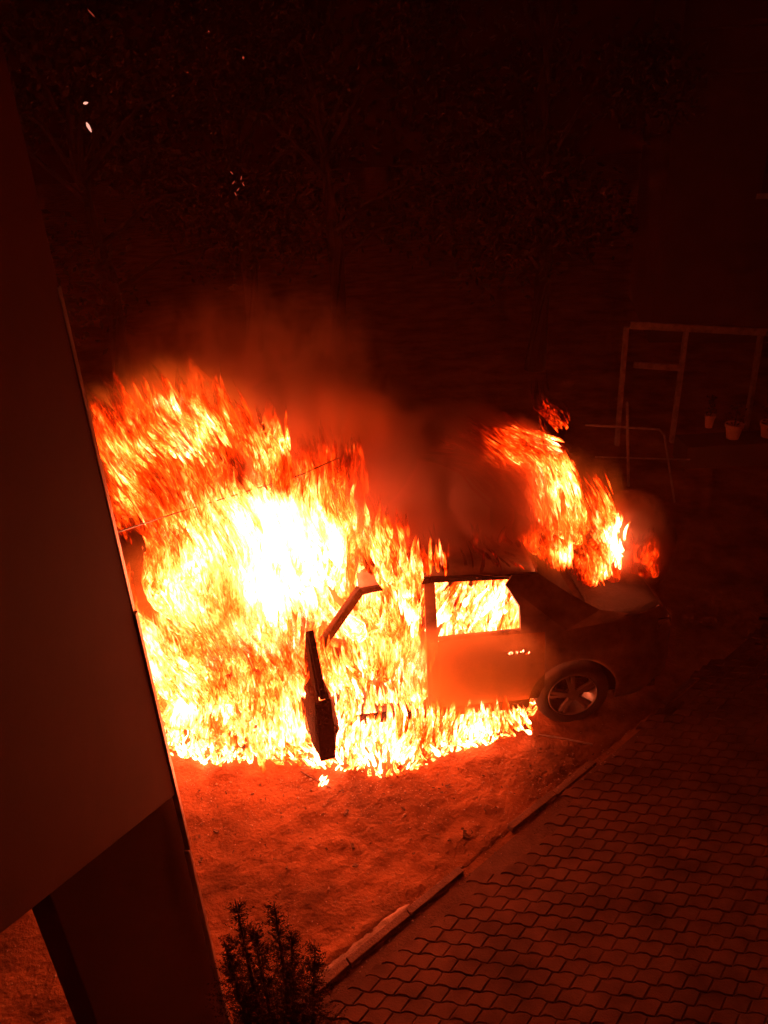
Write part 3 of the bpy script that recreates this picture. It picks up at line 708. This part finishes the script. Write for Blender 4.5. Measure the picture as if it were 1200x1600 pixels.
def pot(px, py, h, r, label):
    p = W(px, py, 10.3); e = empty('flower_pot', (p.x, p.y, max(0, p.z-h))); tag(e, label, 'flower pot', 'flower pots standing by the fence')
    m = MB(); n = 20; prof = [(.0001, 0), (r*.7, 0), (r*.98, h*.8), (r*1.08, h*.8), (r*1.1, h), (r*.95, h), (r*.9, h*.85), (.0001, h*.85)]
    b = 0
    for k in range(n):
        t = 2*math.pi*k/n
        for rr, z in prof: m.v.append(Vector((rr*math.cos(t), rr*math.sin(t), z)))
    for k in range(n):
        for j in range(len(prof)-1): m.f.append((k*8+j, k*8+j+1, ((k+1) % n)*8+j+1, ((k+1) % n)*8+j))
    m.build('pot', M['terra'], e, smooth=False)
    q = MB()
    for i in range(60):
        a = random.uniform(0, 6.28); rr = random.uniform(0, r*1.2); z = h+random.uniform(-.02, .30); c = Vector((rr*math.cos(a), rr*math.sin(a), z)); s = .03
        u = Vector([random.gauss(0, 1) for _ in range(3)]).normalized(); v = u.orthogonal().normalized()
        q.add([c-u*s, c+v*s*.4, c+u*s, c-v*s*.4], [(0, 1, 2, 3)])
    q.tube([(0, 0, h*.8), (.01, 0, h+.2)], .006, 5); q.build('foliage', M['leaf'], e)
pot(1110, 648, .19, .07, 'smallest flower pot, tall and narrow, nearest the tube gate')
pot(1148, 662, .22, .12, 'wide square-looking terracotta pot between two other pots')
pot(1203, 660, .22, .12, 'flower pot at the edge of view under the timber fence end')
# low block the pots stand on
p = W(1150, 690, 10.3)
zt = max(.05, W(1148, 662, 10.3).z-.22)
tag(MB().box((p.x-.8, 10.05, 0), (p.x+2.0, 10.55, max(.03, zt-.003))).build('low_wall', M['bwall'], bevel=.01), 'low dark wall carrying the flower pots', 'wall')

# ------------------------------------------------------------------ conifer in front, trees and building behind
def needle_spray(m, base, d, ln, seedw=.5):
    d = d.normalized(); p = base.copy(); n = max(5, int(ln/.013))
    for i in range(n):
        t = i/n; q = base+d*ln*t+Vector((0, 0, .06*ln*t*t))
        s = .022*(1-.5*t)*random.uniform(.6, 1.2)
        for _ in range(3):
            u = (d*.9+Vector([random.gauss(0, 1) for _ in range(3)])*.75).normalized(); v = u.orthogonal().normalized()*.22
            m.add([q, q+(u+v)*s*.5, q+u*s, q+(u-v)*s*.5], [(0, 1, 2, 3)])
ce = empty('conifer', (-.62, 2.1, 0)); tag(ce, 'small dark conifer with several pointed tips growing below the viewer', 'tree')
cm = MB(); tk = MB()
tips = [W(367, 1405, 2.1), W(428, 1408, 2.15), W(492, 1480, 2.25), W(350, 1470, 2.0), W(395, 1450, 2.1), W(455, 1455, 2.2), W(375, 1540, 1.95)]
for ti, tp in enumerate(tips):
    base = Vector((-.62+random.uniform(-.06, .06), 2.1, .1)); tp = Vector(tp)
    pts = []
    for i in range(11):
        t = i/10; q = base.lerp(tp, t); q.x = base.x+(tp.x-base.x)*t**.55; pts.append(q)
    tk.tube([q-Vector((.62*0-.62*0, 0, 0))-Vector((-.62, 2.1, 0)) for q in pts], [.022*(1-.9*i/10) for i in range(11)], 6)
    for i in range(260):
        t = random.uniform(.2, .985); k = int(t*10); q = pts[k].lerp(pts[min(10, k+1)], t*10-k)-Vector((-.62, 2.1, 0))
        th = random.uniform(0, 6.28); l = (.05+.42*(1-t))*random.uniform(.5, 1.1)
        needle_spray(cm, q, Vector((math.cos(th), math.sin(th), random.uniform(.25, .9))), l)
tk.build('trunk', M['bark'], ce); cm.build('crown', M['conifer'], ce)

def leaf_tree(x, y, h, r, label, seed, n=5200):
    rd_ = random.Random(seed); e = empty('tree', (x, y, 0)); tag(e, label, 'tree', 'dark trees behind the yard')
    t = MB(); t.tube([(0, 0, 0), (.1, .05, h*.25), (-.05, .1, h*.5), (.05, 0, h*.85)], [.22, .18, .12, .03], 9); lm = MB(); cl = []
    for i in range(16):
        a = rd_.uniform(0, 6.28); z = h*rd_.uniform(.28, .95); rr = r*rd_.uniform(.3, .95)*math.sin(math.pi*min(1, .15+z/h*.85))**.5
        c = Vector((rr*math.cos(a), rr*math.sin(a), z)); cl.append((c, rd_.uniform(.3, .55)*r*.75))
        t.tube([(0, 0, z*.72), c*.5+Vector((0, 0, z*.43)), c], [.06, .04, .015], 5)
    for i in range(n):
        c, s = cl[rd_.randrange(len(cl))]; u = Vector([rd_.gauss(0, 1) for _ in range(3)]).normalized()
        p = c+u*s*rd_.uniform(.35, 1.15); u = Vector([rd_.gauss(0, 1) for _ in range(3)]).normalized(); v = u.orthogonal().normalized(); k = rd_.uniform(.05, .10)
        lm.add([p-u*k, p+v*k*.5, p+u*k, p-v*k*.5], [(0, 1, 2, 3)])
    t.build('trunk', M['bark'], e); lm.build('crown', M['leaf'], e)
leaf_tree(-5.2, 15.5, 8.5, 3.0, 'dark broad tree furthest left beyond the fire', 1)
leaf_tree(-.8, 16.5, 9.5, 3.2, 'tall dark tree straight behind the smoke column', 2)
leaf_tree(3.2, 15.2, 8.6, 2.8, 'dark leafy tree between the smoke and the timber fence', 3)
leaf_tree(-2.8, 17.8, 8.0, 2.6, 'lower dark tree set back between two taller ones', 4)
be = empty('building', (7.2, 16.5, 0), R(-12)); tag(be, 'unlit dark building at upper right with two pale ledges', 'building')
MB().box((-1.2, 0, 0), (7, 5, 9.4)).build('wall', M['bwall'], be)
for z, x0 in ((5.1, -1.2), (5.85, -.6)):
    MB().box((x0-.5, -.42, z), (4, -.003, z+.11)).build('ledge', M['bwall'], be, bevel=.01)
for x0 in (.6, 3.0):
    wv = MB().box((x0, -.06, 3.0), (x0+1.1, -.003, 4.5)).build('window', M['soot'], be)
    MB().box((x0-.08, -.09, 2.9), (x0+1.18, -.0635, 3.0)).build('sill', M['wood'], wv)

# ------------------------------------------------------------------ sparks and leaf glints
def emis(name, c, s):
    m = bpy.data.materials.new(name); m.use_nodes = True; nt = m.node_tree; nt.nodes.clear(); e = NN(nt, 'ShaderNodeEmission'); o = NN(nt, 'ShaderNodeOutputMaterial')
    e.inputs[0].default_value = (*c, 1); e.inputs[1].default_value = s; nt.links.new(e.outputs[0], o.inputs[0]); m.cycles.emission_sampling = 'NONE'; return m
EM = emis('ember', (1, .42, .30), 1.2); ED = emis('ember_and_leaf_glint', (1, .12, .06), .35)
def spark(p, d, ln, w, mat, label):
    d = Vector(d).normalized(); o = MB().tube([p-d*ln/2, p-d*ln*.2, p+d*ln*.2, p+d*ln/2], [w*.3, w, w*.8, w*.15], 6).build('ember', mat); tag(o, label, 'ember', 'embers and firelit leaf specks in the dark air')  # also builds the glowing specks that stand for firelit leaves
spark(W(134, 161, 5), (1, 0, .15), .028, .008, EM, 'bright short ember high in the upper left')
spark(W(139, 199, 5), (.35, 0, -1), .055, .009, EM, 'longer slanted ember just below the short bright one')
spark(W(143, 21, 5), (.6, 0, -.7), .05, .003, ED, 'faint thin ember near the top edge of the view')
spark(W(380, 90, 5), (0, 0, 1), .012, .006, ED, 'dim ember speck alone in the dark sky')
spark(W(326, 49, 5), (0, 0, 1), .008, .004, ED, 'faintest ember speck near the top')
for i, (x, y) in enumerate(((365, 285), (372, 296), (368, 303), (380, 288), (377, 278), (362, 270))):   # firelit leaves made as glowing specks; alike, told apart by nothing
    spark(W(x, y, 6), (random.uniform(-1, 1), 0, 1), .03, .004, ED, 'tiny red glowing speck for a firelit leaf in the loose cluster above the plume')
